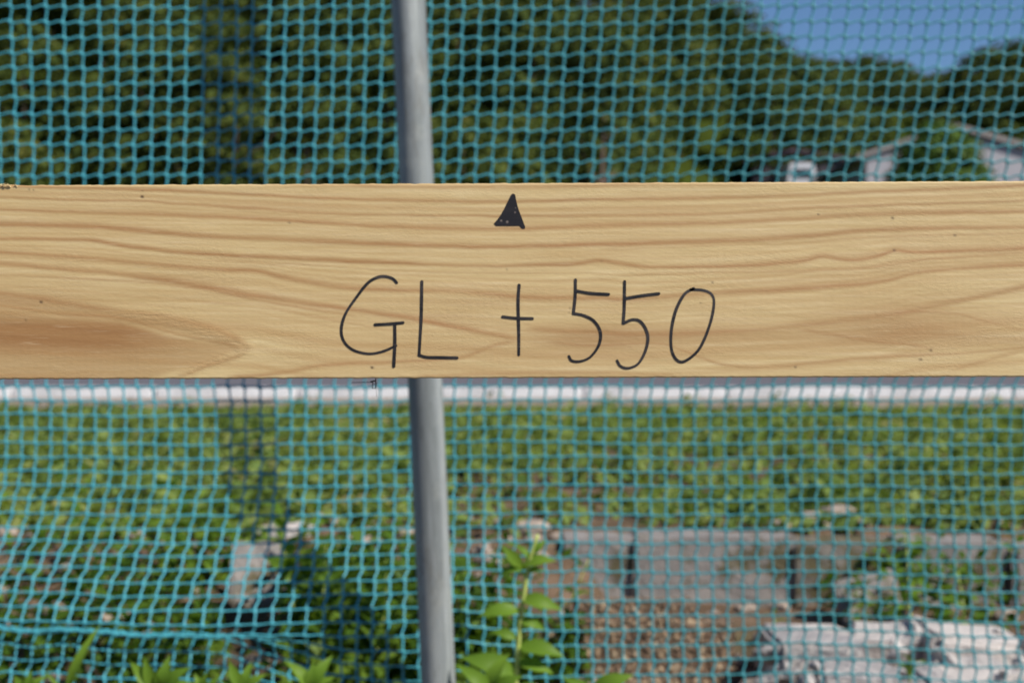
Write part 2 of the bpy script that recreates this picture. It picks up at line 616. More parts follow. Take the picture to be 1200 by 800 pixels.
TREES = []
for k in range(6):
    h = [8.5, 9.5, 10.5, 7.5, 11.5, 9.0][k]
    wd = [2.6, 2.9, 2.5, 2.8, 2.4, 3.1][k]
    cm = crown_mesh('crown', h, wd, h * .06, 84, 46, 0.34, M_TREE, 50 + k, [.25, .1, .5, .05, .55, .2][k])
    tm = trunk_mesh('trunk', h, wd, 0.17, M_BARK, 70 + k)
    TREES.append((cm, tm))


def plant_tree(x, y, z, label, group, k=None, s=1.0, name='broadleaf_tree'):
    k = random.randrange(6) if k is None else k
    t = empty(name, (x, y, z), (0, 0, random.uniform(0, 6.28)))
    t.scale = (s * random.uniform(.9, 1.15), s * random.uniform(.9, 1.15), s * random.uniform(.88, 1.12))
    link('trunk', TREES[k][1], None, t)
    link('crown', TREES[k][0], None, t)
    return tag(t, label, 'tree', group)


HEIGHTS = [8.5, 9.5, 10.5, 7.5, 11.5, 9.0]
TREELINE = [(-900, -400), (700, -95), (800, -25), (850, 2), (880, 20), (910, 44), (940, 62), (965, 75), (1000, 65), (1040, 67), (1070, 78), (1096, 90), (1115, 76), (1150, 62), (1200, 45), (1300, 5), (1900, -100)]


def treetop(px, y, margin=20):
    """Height of the tree tops that the wooded skyline allows in this direction."""
    t = max(float(skyline(px + o, TREELINE)) for o in (-margin, 0, margin))
    return CAM_Z + (400 - t) / F * y


def forest(rows, p0, p1, step, label, group, smin=.9, smax=1.15, kinds=(0, 1, 2, 3, 4, 5), sink=.3):
    for j, y in enumerate(rows):
        x = (p0 - 600) / F * y + random.uniform(0, step)
        while x < (p1 - 600) / F * y:
            yy = y + random.uniform(-2.5, 2.5)
            xx = x + random.uniform(-.8, .8)
            x += step * random.uniform(.8, 1.25)
            z = float(hill_z(xx, yy)) - sink
            k = random.choice(kinds)
            sc = min(random.uniform(smin, smax), (treetop(600 + F * xx / yy, yy) - z) / (HEIGHTS[k] * 1.1))
            if sc > .3: plant_tree(xx, yy, z, label, group, k, sc)


def crest(y, p0, p1, step, label, group, kinds=(0, 1, 3, 5), sink=.8):
    """Trees standing on a crest, each as tall as the skyline there."""
    px = p0
    while px < p1:
        yy = y + random.uniform(-2, 2)
        x = (px - 600) / F * yy
        z = float(hill_z(x, yy)) - sink
        k = random.choice(kinds)
        t = plant_tree(x, yy, z, label, group, k, 1.0)
        sz = (treetop(px, yy, 6) - z) / HEIGHTS[k] * random.uniform(.97, 1.06)
        wd = max(sz, .55)
        t.scale = (wd, wd, sz)
        px += step * random.uniform(.85, 1.15)


random.seed(21)
BIG = ('olive green broadleaf tree among many on the slope left of the sky gap', 'trees on the big wooded slope')
MID = ('small distant tree on the low ridge under the blue sky', 'trees on the far middle ridge')
RGT = ('dark green tree on the hill above the grey roof', 'trees on the right hill')
LOW = (0, 1, 3, 5)
forest([49, 57, 66], -110, 800, 4.2, *BIG)
forest([76, 87, 97], -110, 960, 4.2, *BIG, .8, 1.0)
crest(99, 770, 990, 24, *BIG)
forest([108, 118, 128, 139, 150], 860, 1140, 3.0, *MID, .5, .7, LOW, .8)
crest(158, 950, 1115, 13, *MID)
forest([96, 101, 106, 111, 118], 1100, 1330, 2.8, *RGT, .5, .7, LOW, .6)
crest(115, 1096, 1340, 19, *RGT)
random.seed(33)


M_PALEBARK = plain('pale_bark', (0.20, 0.145, 0.115), 0.9, 0.4, 2.0, spec=0.1)
for px, ytop, r0, lab in ((373, 150, .10, 'slender tree with a pale bare trunk left of the steel pipe'), (698, 132, .15, 'slender tree with a brownish bare trunk above the triangle mark')):
    d = 43
    zt = CAM_Z + (400 - ytop) / F * d
    t = tag(empty('slender_tree', ((px - 600) / F * d, d, 0)), lab, 'tree')
    link('trunk', trunk_mesh('trunk', zt / .8, .7, r0, M_PALEBARK, px), None, t)
    link('crown', crown_mesh('crown', zt + 2.6, .95, zt - .9, 34, 40, .30, M_TREE, px), None, t)


# ------------------------------------------------------------------ houses, bush, van
def box(bm, x0, x1, y0, y1, z0, z1):
    vs = [bm.verts.new(p) for p in ((x0, y0, z0), (x1, y0, z0), (x1, y1, z0), (x0, y1, z0), (x0, y0, z1), (x1, y0, z1), (x1, y1, z1), (x0, y1, z1))]
    for f in ((0, 3, 2, 1), (4, 5, 6, 7), (0, 1, 5, 4), (1, 2, 6, 5), (2, 3, 7, 6), (3, 0, 4, 7)):
        bm.faces.new([vs[i] for i in f])
    return vs


def prism(bm, outline, y0, y1):
    """An x-z outline pushed from y0 to y1."""
    a = [bm.verts.new((x, y0, z)) for x, z in outline]
    b = [bm.verts.new((x, y1, z)) for x, z in outline]
    n = len(a)
    bm.faces.new(list(reversed(a)))
    bm.faces.new(b)
    for i in range(n):
        bm.faces.new((a[i], a[(i + 1) % n], b[(i + 1) % n], b[i]))


def gable_house(name, label, px0, px1, pxa, ya, ye, d, depth, wall, roof, fascia, windows):
    k = d / F
    c = (px0 + px1) / 2
    org = Vector(((c - 600) * k, d, 0))
    X0, X1, XA = (px0 - c) * k, (px1 - c) * k, (pxa - c) * k
    ZA, ZE = CAM_Z + (400 - ya) * k, CAM_Z + (400 - ye) * k
    h = tag(empty(name, org), label, 'house')
    bm = bmesh.new()
    prism(bm, [(X0 + .45, 0), (X1 - .45, 0), (X1 - .45, ZE), (XA, ZA - .25), (X0 + .45, ZE)], 0, depth)
    link('wall', from_bm('wall', bm, wall), None, h)
    for xe, nm in ((X0, 'roof'), (X1, 'roof')):
        bm = bmesh.new()
        zz = ZE - .12
        prism(bm, [(xe, zz), (XA, ZA - .10), (XA, ZA + .08), (xe, zz + .18)], -.16, depth + .3)
        r = link(nm, from_bm(nm, bm, roof), None, h)
        bm = bmesh.new()
        prism(bm, [(xe, zz - .02), (XA, ZA - .12), (XA, ZA + .09), (xe, zz + .19)], -.22, -.165)
        link('bargeboard', from_bm('bargeboard', bm, fascia), None, r)
    for wx, wz, ww, wh in windows:
        bm = bmesh.new()
        box(bm, wx - ww / 2 - .06, wx + ww / 2 + .06, -.05, .04, wz - wh / 2 - .06, wz + wh / 2 + .06)
        f = link('window', from_bm('window', bm, fascia), None, h)
        bm = bmesh.new()
        box(bm, wx - ww / 2, wx + ww / 2, -.065, .02, wz - wh / 2, wz + wh / 2)
        link('pane', from_bm('pane', bm, M_GLASS), None, f)
    return h


gable_house('grey_house', 'grey house with a low gabled roof behind the round tree', 1003, 1250, 1116, 147, 184, 60, 9, M_WALL, M_ROOF, M_FASCIA, [])
gable_house('dark_house', 'dark low house just behind the small white van', 872, 1006, 930, 176, 188, 74, 7, M_DARKWALL, M_DARKROOF, M_DARKROOF, [])

# round tree in front of the grey house
d = 46
k = d / F
bt = tag(empty('round_tree', ((1099 - 600) * k, d, 0)), 'round dark green tree in front of the grey gable', 'tree')
link('trunk', trunk_mesh('trunk', 5.5, 1.0, 0.12, M_BARK, 5), None, bt)
link('crown', crown_mesh('crown', 7.4, 1.36, 2.6, 420, 60, 0.21, M_BUSH, 8, 0.12), None, bt)

# white box van in front of the dark house, standing on a raised yard
d = 70
k = d / F
vx = (940 - 600) * k
vz = CAM_Z + (400 - 236) * k
van = tag(empty('parked_van', (vx, d, vz)), 'small white van parked in front of the dark house', 'van')
bm = bmesh.new()
prism(bm, [(-.70, .3), (.70, .3), (.72, .9), (.64, 1.72), (.56, 1.9), (-.56, 1.9), (-.64, 1.72), (-.72, .9)], 0.02, 3.2)
bmesh.ops.bevel(bm, geom=list(bm.edges), offset=.05, segments=2, affect='EDGES')
link('body', from_bm('body', bm, M_VAN), None, van)
bm = bmesh.new()
prism(bm, [(-.5, 1.15), (.5, 1.15), (.44, 1.62), (-.44, 1.62)], -.01, .12)
link('windscreen', from_bm('windscreen', bm, M_GLASS), None, van)
for sx in (-1, 1):
    bm = bmesh.new()
    box(bm, sx * .55 - .11, sx * .55 + .11, -.02, .06, .72, .9)
    link('headlight', from_bm('headlight', bm, M_FASCIA), None, van)
    for yy in (.55, 2.6):
        bm = bmesh.new()
        bmesh.ops.create_cone(bm, cap_ends=True, segments=20, radius1=.27, radius2=.27, depth=.17, matrix=Matrix.Translation((sx * .62, yy, .27)) @ Matrix.Rotation(math.pi / 2, 4, 'Y'))
        link('wheel', from_bm('wheel', bm, M_RUBBER), None, van)
bm = bmesh.new()
prism(bm, [(-10, -vz - .5), (9, -vz - .5), (8, -.005), (-9, -.005)], -4.0, 12)
yard = link('terrace', from_bm('terrace', bm, M_HILL))
yard.location = (vx, d, vz)
tag(yard, 'raised earth yard under the white van', kind='structure')


# ------------------------------------------------------------------ field weeds and undergrowth (nobody could count these)
def weeds(name, pts, zbase, hgt, size, per, spread, mat, label):
    C, N = [], []
    n = len(pts)
    rep = np.repeat(np.arange(n), per)
    e = rng.normal(0, 1, (n * per, 3))
    e[:, 2] = np.abs(e[:, 2])
    e /= np.linalg.norm(e, axis=1, keepdims=True)
    sc = rng.uniform(.6, 1.25, n)[rep]
    c = np.zeros((n * per, 3))
    c[:, 0] = pts[rep, 0] + e[:, 0] * spread * sc
    c[:, 1] = pts[rep, 1] + e[:, 1] * spread * sc
    c[:, 2] = zbase[rep] + rng.uniform(.1, 1.0, n * per) * hgt[rep] * sc
    nrm = e * .6 + np.array([0, 0, .8])
    V, Fc = leaf_cloud(c, nrm, size[rep] if hasattr(size, '__len__') else np.full(n * per, size), .55, .5, .35)
    o = link(name, mesh_np(name, V, Fc, mat))
    return tag(o, label, kind='stuff')


# the green field between the old kerb and the road
n = 9000
y = rng.uniform(3.55, 10.1, n * 2)
x = rng.uniform(-1, 1, n * 2) * (0.55 * y + .4)
bare = vnoise(x, y * .8, 1.6, 4) + 1.3 * np.exp(-((x + .05) / .45) ** 2 - ((y - 4.3) / .6) ** 2) + .9 * np.exp(-((y - 3.6) / .28) ** 2)
keep = (bare < .75 + rng.normal(0, .45, n * 2))
x, y = x[keep][:n], y[keep][:n]
hh = (.05 + .03 * np.clip(vnoise(x, y, 2.4, 6), -1, 1.5)) * (1 - .75 * sstep(6, 10.1, y))
weeds('field_weeds', np.stack([x, y], 1), ground_z(x, y), np.clip(hh, .02, .2), .036 + .002 * y, 12, .055, M_WEED, 'low yellow green weeds covering the field behind the net')

n = 260
y = rng.uniform(3.7, 9.6, n)
x = rng.uniform(-1, 1, n) * (.42 * y)
weeds('field_weed_clumps', np.stack([x, y], 1), ground_z(x, y), rng.uniform(.07, .15, n), .05, 16, .06, M_WEED, 'taller weed clumps standing up out of the green field')

# the tangle in the hollow just behind the net
P = []
for (px, py, d, sp, cnt) in [(60, 690, 2.75, .24, 130), (200, 720, 2.6, .25, 130), (130, 640, 3.1, .30, 120), (420, 720, 2.55, .15, 520), (380, 650, 2.95, .10, 330), (470, 640, 3.0, .09, 130),
                             (290, 740, 2.5, .14, 70), (560, 740, 2.6, .10, 80), (1120, 690, 3.1, .12, 40), (1060, 640, 3.35, .08, 30), (20, 600, 3.4, .25, 60), (250, 620, 3.25, .10, 50)]:
    b = at(px, py, d)
    P.append(np.stack([rng.normal(b.x, sp, cnt), rng.normal(d, sp * .5, cnt)], 1))
P = np.vstack([p[: int(len(p) * .40)] for p in P])
P[:, 1] = np.clip(P[:, 1], 2.33, 3.7)
pxs = 600 + F * P[:, 0] / P[:, 1]
P = P[~((pxs > 235) & (pxs < 352) & (P[:, 1] > 2.42) & (P[:, 1] < 3.2))]
weeds('undergrowth', P, ground_z(P[:, 0], P[:, 1]), rng.uniform(.10, .24, len(P)), .036, 17, .045, M_WEED2, 'tangled green undergrowth in the hollow behind the net')


# ------------------------------------------------------------------ stones and concrete in the hollow
def lump(name, sx, sy, sz, mat, seed, bev=.25, rough=.06, cuts=4, crisp=1.0):
    bm = bmesh.new()
    bmesh.ops.create_cube(bm, size=1)
    bmesh.ops.bevel(bm, geom=list(bm.edges), offset=bev * .5, segments=2, affect='EDGES')
    bmesh.ops.subdivide_edges(bm, edges=list(bm.edges), cuts=cuts, use_grid_fill=True)
    o = Vector((seed * 3.1, seed * 1.7, seed * .9))
    for v in bm.verts:
        p = Vector((v.co.x * sx, v.co.y * sy, v.co.z * sz))
        q = p * (1.6 / max(sx, sy, sz))
        nn = noise.noise_vector(q * 1.2 + o) * 1.0 + noise.noise_vector(q * 4 + o) * .45 * crisp + noise.noise_vector(q * 11 + o) * .16 * crisp
        v.co = p + nn * rough * min(max(sx, sy, sz), 3 * min(sx, sy, sz))
    return from_bm(name, bm, mat, crisp < .9)


def place(name, me, loc, rot, label, cat, group=None):
    o = link(name, me)
    o.location = loc
    o.rotation_euler = rot
    return tag(o, label, cat, group)


def span(px0, px1, d):
    return (px1 - px0) / F * d


def block(name, px0, px1, py0, py1, d, depth, mat, seed, label, cat, rot=(0, 0, 0), bev=.15, rough=.035, cuts=5, crisp=1.0):
    """A rough block whose near face fills the given span at depth d."""
    s = d / F
    sx, sz = (px1 - px0) * s, (py1 - py0) * s
    c = at((px0 + px1) / 2, (py0 + py1) / 2, d)
    return place(name, lump(name, sx, depth, sz, mat, seed, bev, rough, cuts, crisp), (c.x, d + depth / 2, c.z), rot, label, cat)


KG = 'old concrete edging behind the net'
for o in (block('concrete_block', 660, 764, 632, 722, 3.428, .15, M_CONC, 1, 'short grey concrete block left of the longer edging block', 'concrete block', bev=.03, rough=.03),
          block('concrete_block', 742, 938, 631, 724, 3.42, .16, M_CONC, 2, 'long grey concrete block with a pale top, left of the dark gap', 'concrete block', (0, .01, .01), bev=.04, rough=.022),
          block('concrete_block', 930, 1056, 638, 738, 3.405, .15, M_MOSSY, 3, 'mossy concrete block just right of the dark gap', 'concrete block', (0, -.015, -.01), bev=.06, rough=.025),
          block('concrete_block', 1054, 1180, 636, 735, 3.40, .15, M_CONC, 4, 'concrete block behind the small green weed stems', 'concrete block', (.05, .02, .01), bev=.06, rough=.03),
          block('concrete_block', 1186, 1330, 640, 740, 3.38, .15, M_CONC, 5, 'concrete block cut by the right picture edge', 'concrete block', (0, 0, .02), bev=.1)):
    o['group'] = KG
block('leaning_slab', 985, 1058, 676, 745, 3.2, .05, M_CONC, 6, 'tilted grey slab leaning in front of the mossy block', 'slab', (-.35, -.18, .1), .1, .04)
block('aggregate_block', 636, 862, 714, 830, 2.62, .17, M_AGG, 7, 'brown pebbly block with a rounded right end', 'block', (-.06, .01, .03), .35, .03, 6)
block('broken_slab', 268, 338, 638, 716, 3.02, .05, M_CONC, 8, 'grey broken slab standing in the left weeds', 'slab', (-.35, .08, .2), .12, .05)
block('cream_stone', 298, 362, 617, 634, 3.22, .10, M_CONC_PALE, 9, 'pale cream stone lying on top of the broken slab', 'stone', (0, -.05, .1), .4, .10)
for args in [(906, 1015, 752, 806, 2.58, .16, 10, 'pale rubble chunk with the rounded left end', (.05, .02, .1)),
             (1010, 1085, 746, 800, 2.72, .14, 11, 'pale rubble chunk behind the bright green sprout', (.1, -.08, -.2)),
             (1082, 1215, 748, 806, 2.70, .16, 12, 'pale rubble chunk reaching the right picture edge', (.08, .12, .15)),
             (968, 1062, 792, 845, 2.42, .12, 13, 'low pale rubble chunk at the bottom edge left of the sprout', (.1, .05, -.1)),
             (1075, 1205, 792, 850, 2.44, .14, 14, 'low pale rubble chunk in the bottom right corner', (.1, -.06, .2))]:
    o = block('rubble_chunk', *args[:6], M_CONC_PALE, args[6], args[7], 'rubble', args[8], .14, .048, 5, 1.0)
    o['group'] = 'pale concrete rubble at lower right'

# scattered stones
bm = bmesh.new()
for k in range(230):
    if k < 150:
        px, d = random.uniform(-60, 660), random.uniform(2.45, 3.75)
    else:
        px, d = random.uniform(640, 1260), random.uniform(2.35, 3.9)
    x = (px - 600) / F * d
    r = random.uniform(.008, .028) * (1.4 if random.random() < .15 else 1)
    m = Matrix.Translation((x, d, float(ground_z(x, d)) + r * .3)) @ Matrix.Rotation(random.uniform(0, 6), 4, 'Z') @ Matrix.Diagonal((r * random.uniform(.8, 1.6), r, r * random.uniform(.5, .9), 1))
    g = bmesh.ops.create_icosphere(bm, subdivisions=2, radius=1, matrix=m)
    for v in g['verts']: v.co += noise.noise_vector(v.co * 60) * r * .3
tag(link('loose_stones', from_bm('loose_stones', bm, M_STONE)), 'small loose stones and clods strewn on the soil', kind='stuff')


bm = bmesh.new()
for k in range(60):
    px, d = random.uniform(890, 1240), random.uniform(2.36, 2.8)
    x = (px - 600) / F * d
    r_ = random.uniform(.006, .022)
    m = Matrix.Translation((x, d, DITCH + random.uniform(.0, .07))) @ Matrix.Rotation(random.uniform(0, 6), 4, Vector((random.random(), random.random(), 1)).normalized()) @ Matrix.Diagonal((r_ * random.uniform(.8, 1.8), r_, r_ * random.uniform(.4, .9), 1))
    g = bmesh.ops.create_icosphere(bm, subdivisions=2, radius=1, matrix=m)
    for v in g['verts']: v.co += noise.noise_vector(v.co * 70) * r_ * .5
tag(link('rubble_bits', from_bm('rubble_bits', bm, M_CONC_PALE)), 'small broken concrete bits heaped among the pale rubble chunks', kind='stuff')


# ------------------------------------------------------------------ single plants
def leaf_blade(name, L, W, mat, fold=.12, curl=.35, seg=6):
    v, f = [], []
    for i in range(seg + 1):
        t = i / seg
        wdt = W * .5 * (math.sin(math.pi * min(t * 1.02 + .02, 1)) ** .8) * (1.15 - .5 * t)
        y = L * t
        z = -curl * L * t * t + .12 * L * math.sin(t * 3)
        v += [(-wdt, y, z + wdt * fold * 3), (0, y, z), (wdt, y, z + wdt * fold * 3)]
    for i in range(seg):
        a = i * 3
        f += [(a, a + 1, a + 4, a + 3), (a + 1, a + 2, a + 5, a + 4)]
    return mesh_np(name, v, f, mat, True)


LEAVES = [leaf_blade('leaf', .10, .042, M_FRESH, .12, c) for c in (.1, .35, .6)]
LEAF_NARROW = leaf_blade('leaf', .10, .016, M_WEED2, .15, .3)
BLADE = leaf_blade('leaf', .12, .013, M_FRESH, .2, .15)


def weed(base, tip, n, leaf, label, narrow=False, r=.0022, group=None, start=.15, top=True, elev=(10, 50)):
    """A weed with an upright stem and leaves set round it."""
    base, tip = Vector(base), Vector(tip)
    t = empty('weed_plant', base)
    tag(t, label, 'plant', group)
    ax = tip - base
    mid = ax * .5 + Vector((random.uniform(-.05, .05), random.uniform(-.05, .05), 0)) * ax.length
    pts = [Vector(p) for p in smooth_curve([(0, 0, 0), tuple(mid), tuple(ax)], 5)]
    bm = bmesh.new()
    tube(bm, pts, [r * (1 - .55 * i / (len(pts) - 1)) for i in range(len(pts))], 6)
    link('stem', from_bm('stem', bm, M_STALK, True), None, t)
    for i in range(n):
        u = start + (1 - start) * (i + .5) / n
        p = pts[min(int(u * (len(pts) - 1)), len(pts) - 1)]
        o = link('leaf', LEAF_NARROW if narrow else random.choice(LEAVES), None, t)
        o.location = p
        s = leaf / .10 * random.uniform(.75, 1.2) * (1.1 - .45 * u)
        o.scale = (s, s, s)
        o.rotation_euler = (math.radians(random.uniform(*elev)), random.uniform(-.3, .3), i * 2.4 + random.uniform(-.4, .4))
    return t


def aimed_leaf(t, me, d, p0, p1, toward=.25, width=1.0):
    """A leaf of plant t growing from p0 to p1 (photograph pixels at depth d), its face turned up and to the viewer."""
    a, b = at(*p0, d), at(*p1, d - random.uniform(-.3, 1) * toward * .05)
    y = (b - a)
    n = Vector((random.uniform(-.35, .35), -.75, random.uniform(.35, .9)))
    x = y.cross(n).normalized()
    z = x.cross(y).normalized()
    s = y.length / .10
    o = link('leaf', me, None, t)
    rot = Matrix((x, y.normalized(), z)).transposed()
    o.rotation_euler = rot.to_euler()
    o.scale = (s * width, s, s)
    o.location = a - t.location


def aimed_plant(d, stem, leaves, label, r=.0022, name='weed_plant', me=None, width=1.0):
    t = tag(empty(name, at(*stem[0], d)), label, 'plant')
    if len(stem) > 1:
        pts = [Vector((p[0], 0, p[1])) for p in smooth_curve([((x - stem[0][0]) / F * d, (stem[0][1] - y) / F * d) for x, y in stem], 5)]
        bm = bmesh.new()
        tube(bm, pts, [r * (1 - .45 * i / (len(pts) - 1)) for i in range(len(pts))], 7)
        link('stem', from_bm('stem', bm, M_STALK, True), None, t)
    for p0, p1 in leaves:
        aimed_leaf(t, me or random.choice(LEAVES[:2]), d, p0, p1, width=width)
    return t


# tall weed right of the pole, in front of the net
aimed_plant(2.02, [(604, 840), (606, 770), (612, 710), (620, 660), (630, 626)],
            [((611, 664), (588, 638)), ((613, 662), (652, 655)), ((616, 672), (636, 664)), ((612, 668), (584, 668)), ((611, 702), (658, 709)), ((609, 716), (560, 720)), ((609, 726), (640, 735)),
             ((607, 758), (662, 767)), ((606, 748), (575, 738)), ((605, 776), (650, 788)), ((604, 790), (540, 768)), ((604, 800), (560, 790)), ((604, 806), (640, 806)), ((622, 650), (640, 632)), ((620, 654), (606, 636))],
            'tall weed with a pale stem standing right of the pole', r=.0044)
aimed_plant(1.97, [(575, 850), (572, 806)], [((573, 812), (540, 776)), ((573, 810), (590, 764)), ((573, 812), (548, 800)), ((574, 814), (612, 790))], 'broad leaved weed at the bottom edge right of the pole base')
aimed_plant(1.98, [(690, 850), (692, 812)], [((692, 814), (665, 792)), ((692, 812), (742, 789)), ((692, 816), (720, 800))], 'low broad leaved weed at the bottom edge under the brown block')
# weeds along the bottom edge on the left
aimed_plant(1.90, [(188, 860), (186, 806)], [((186, 812), (152, 774)), ((186, 810), (168, 770)), ((186, 808), (196, 772)), ((187, 812), (222, 780)), ((186, 815), (150, 796)), ((187, 815), (232, 800)), ((186, 816), (205, 790))],
            'leafy weed at the bottom edge beside the long grass blade')
aimed_plant(1.92, [(285, 850), (284, 804)], [((284, 808), (268, 774)), ((284, 808), (292, 776)), ((284, 812), (312, 788)), ((284, 812), (258, 792)), ((285, 815), (300, 800))], 'leafy weed at the bottom edge, middle one of the left row')
aimed_plant(1.94, [(362, 850), (362, 800)], [((362, 806), (386, 768)), ((362, 806), (340, 772)), ((362, 810), (366, 778)), ((362, 812), (392, 792)), ((362, 814), (334, 796))], 'leafy weed at the bottom edge under the pole shadow')
aimed_plant(1.92, [(36, 850), (34, 808)], [((34, 812), (14, 790)), ((34, 812), (52, 788)), ((34, 814), (36, 784))], 'low weed at the bottom edge nearest the left corner')
aimed_plant(1.93, [(238, 850), (238, 812)], [((238, 815), (228, 788)), ((238, 815), (256, 792)), ((238, 815), (242, 786))], 'small weed at the bottom edge between two leafy weeds')
aimed_plant(1.93, [(76, 850), (78, 810)], [((78, 815), (108, 744)), ((78, 815), (56, 790)), ((78, 815), (92, 790))], 'grass plant with one long upright blade at lower left', name='grass_plant', me=BLADE, width=1.3)
# behind the net
weed(at(345, 720, 2.62), at(330, 598, 2.75), 12, .085, 'dark leaved weed behind the net inside the pole shadow')
weed(at(375, 760, 2.5), at(382, 640, 2.55), 16, .055, 'bright small leaved weed below the cream stone')
weed(at(440, 770, 2.45), at(452, 655, 2.5), 14, .06, 'leafy weed behind the net just left of the pole')
weed(at(655, 735, 2.7), at(690, 655, 2.75), 7, .05, 'thin weed in front of the short concrete block')
weed(at(1068, 745, 2.9), at(1060, 600, 3.0), 14, .05, 'thin upright weed in front of the right concrete blocks')
weed(at(1130, 745, 2.95), at(1120, 660, 3.0), 10, .05, 'short weed right of the thin upright weed')
weed(at(915, 745, 2.95), at(905, 715, 2.95), 6, .03, 'tiny sprout below the dark gap between the blocks')
weed(at(1066, 800, 2.35), at(1066, 768, 2.35), 8, .045, 'bright green sprout growing between the pale rubble chunks')


# ------------------------------------------------------------------ net
POLE_D = 2.0
PX, PZ = 0.0247, 0.0234        # cell size


def gap_at(z):
    return np.interp(z, [-.2, 0, .054, .098, .154, .19, .28, .42, 1.5], [.05, .055, .07, .095, .135, .16, .180, .183, .170])


def build_net():
    cols = np.arange(-1.35, 1.35, PX)
    rows_n = 66
    zt = 1.22
    # profile curves: (gap behind the pole, height) from the top down
    def profile(fold, right):
        z = np.linspace(zt, .062, 200)
        g = gap_at(z)
        g = g * (1 - right) + right * (np.interp(z, [-.1, .05, .3, .6, 1.3], [.10, .125, .16, .183, .175]))
        pts = np.stack([g, z], 1)
        plainz = np.linspace(.058, -.17, 60)
        gp = gap_at(plainz) * (1 - right) + right * np.interp(plainz, [-.2, .05], [.07, .125])
        straight = np.stack([gp, plainz], 1)
        t = np.linspace(0, 1, 60)
        ft = np.array([(.072, .052), (.10, .046), (.128, .044), (.140, .034), (.13, .01), (.10, -.03), (.09, -.07), (.10, -.12), (.12, -.15)])
        fc = np.stack([np.interp(t, np.linspace(0, 1, len(ft)), ft[:, 0]), np.interp(t, np.linspace(0, 1, len(ft)), ft[:, 1])], 1)
        low = straight * (1 - fold) + fc * fold
        p = np.vstack([pts, low])
        s = np.concatenate([[0], np.cumsum(np.hypot(*np.diff(p, axis=0).T))])
        return s, p
    node = np.zeros((rows_n, len(cols), 3))
    j = np.arange(rows_n)
    for c, x0 in enumerate(cols):
        px = 600 + F * x0 / 2.17
        fold = float(sstep(540, 250, px))
        right = float(sstep(500, 680, px))
        s, p = profile(fold, right)
        sj = np.concatenate([[0], np.cumsum(np.interp(zt - j[:-1] * .0228, [.40, .60], [.0216, .0234]))])
        g = np.interp(sj, s, p[:, 0])
        z = np.interp(sj, s, p[:, 1])
        # lean of the uprights
        a = .02 + .10 * np.clip((px - 560) / 420, 0, 1) - .06 * np.clip((260 - px) / 260, 0, 1)
        b = .16 * np.clip((420 - px) / 220, 0, 1)
        dx = a * (z - .50) * (z > .50) + b * np.minimum(z - .27, 0) * (z > .062) + b * (-.21) * (z <= .062)
        node[:, c, 0] = -.12 + (x0 + .10) * np.interp(z, [.38, .60], [.925, 1.0]) + dx
        node[:, c, 1] = POLE_D + g
        node[:, c, 2] = z
    nr, nc = node.shape[:2]
    # slack: gentle waves over the whole sheet, a small stagger from row to row
    xx, zz = node[..., 0].copy(), node[..., 2].copy()
    jj = j[:, None] + np.zeros((1, nc))
    slack = 1 + 1.2 * sstep(.25, .0, zz)
    node[..., 1] += .005 * vnoise(xx, zz, 6.0, 8) * slack
    node[..., 2] += .0030 * vnoise(xx, zz, 8.0, 9) * slack + .0012 * vnoise(xx, zz, 60, 12)
    node[..., 0] += .0014 * vnoise(xx, zz, 7.0, 10) * slack + .0016 * np.where(jj % 2 == 0, 1, -1) * (0.4 + .6 * sstep(.45, .1, zz))
    low = sstep(.075, .04, zz) * sstep(330, 250, 600 + F * xx / 2.1)
    node[..., 2] += low * (.010 * vnoise(xx, zz * 0, 7.0, 14) + .004 * vnoise(xx, zz, 40.0, 15))
    node += rng.normal(0, .0006, node.shape)
    # straighten sag between poles
    NS = 6
    ang = np.arange(NS) / NS * 2 * math.pi
    V, Fq = [], []
    base = 0

    def cords(P, ra, rb):
        """P (m, k, 3): m cords of k points each."""
        nonlocal base
        m, k, _ = P.shape
        T = np.gradient(P, axis=1)
        T /= np.linalg.norm(T, axis=2, keepdims=True) + 1e-12
        ref = np.array([0, 1.0, 0.02])
        U = np.cross(T, ref)
        U /= np.linalg.norm(U, axis=2, keepdims=True) + 1e-12
        W = np.cross(U, T)
        ring = P[:, :, None, :] + U[:, :, None, :] * (np.cos(ang) [None, None, :, None]) * ra[..., None, None] + W[:, :, None, :] * (np.sin(ang)[None, None, :, None]) * rb[..., None, None]
        V.append(ring.reshape(-1, 3))
        ii = (np.arange(m * k * NS).reshape(m, k, NS)) + base
        q = np.stack([ii[:, :-1, :], ii[:, 1:, :], np.roll(ii, -1, 2)[:, 1:, :], np.roll(ii, -1, 2)[:, :-1, :]], -1)
        Fq.append(q.reshape(-1, 4))
        base += m * k * NS

    SUB = 5
    t = np.arange(SUB) / SUB
    # upright cords: knot to knot
    up = node.transpose(1, 0, 2)
    a, b = up[:, :-1, None, :], up[:, 1:, None, :]
    P = a + (b - a) * t[None, None, :, None]
    bow = np.sin(t * 2 * math.pi)
    P[..., 0] += .0010 * bow[None, None, :]
    P = P.reshape(nc, -1, 3)
    kn = np.tile(np.array([1.7, 1.05, .95, .95, 1.05]), nr - 1)
    r = np.tile(kn, (nc, 1))
    r = r * (1 + .10 * rng.normal(0, 1, r.shape))
    cords(P, .00160 * r, .0011 * r)
    # cross cords: leave one knot low, rise a little and drop into the next
    a, b = node[:, :-1, None, :], node[:, 1:, None, :]
    P = a + (b - a) * t[None, None, :, None]
    P[..., 2] += np.array([0, -.0010, .0004, .0022, .0032])[None, None, :] * (.25 + .75 * sstep(.40, .60, P[..., 2]))
    P[..., 1] -= .0006
    P = P.reshape(nr, -1, 3)
    r = np.tile(np.tile(np.array([1.7, 1.0, .9, .9, 1.0]), nc - 1), (nr, 1))
    r = r * (1 + .10 * rng.normal(0, 1, r.shape))
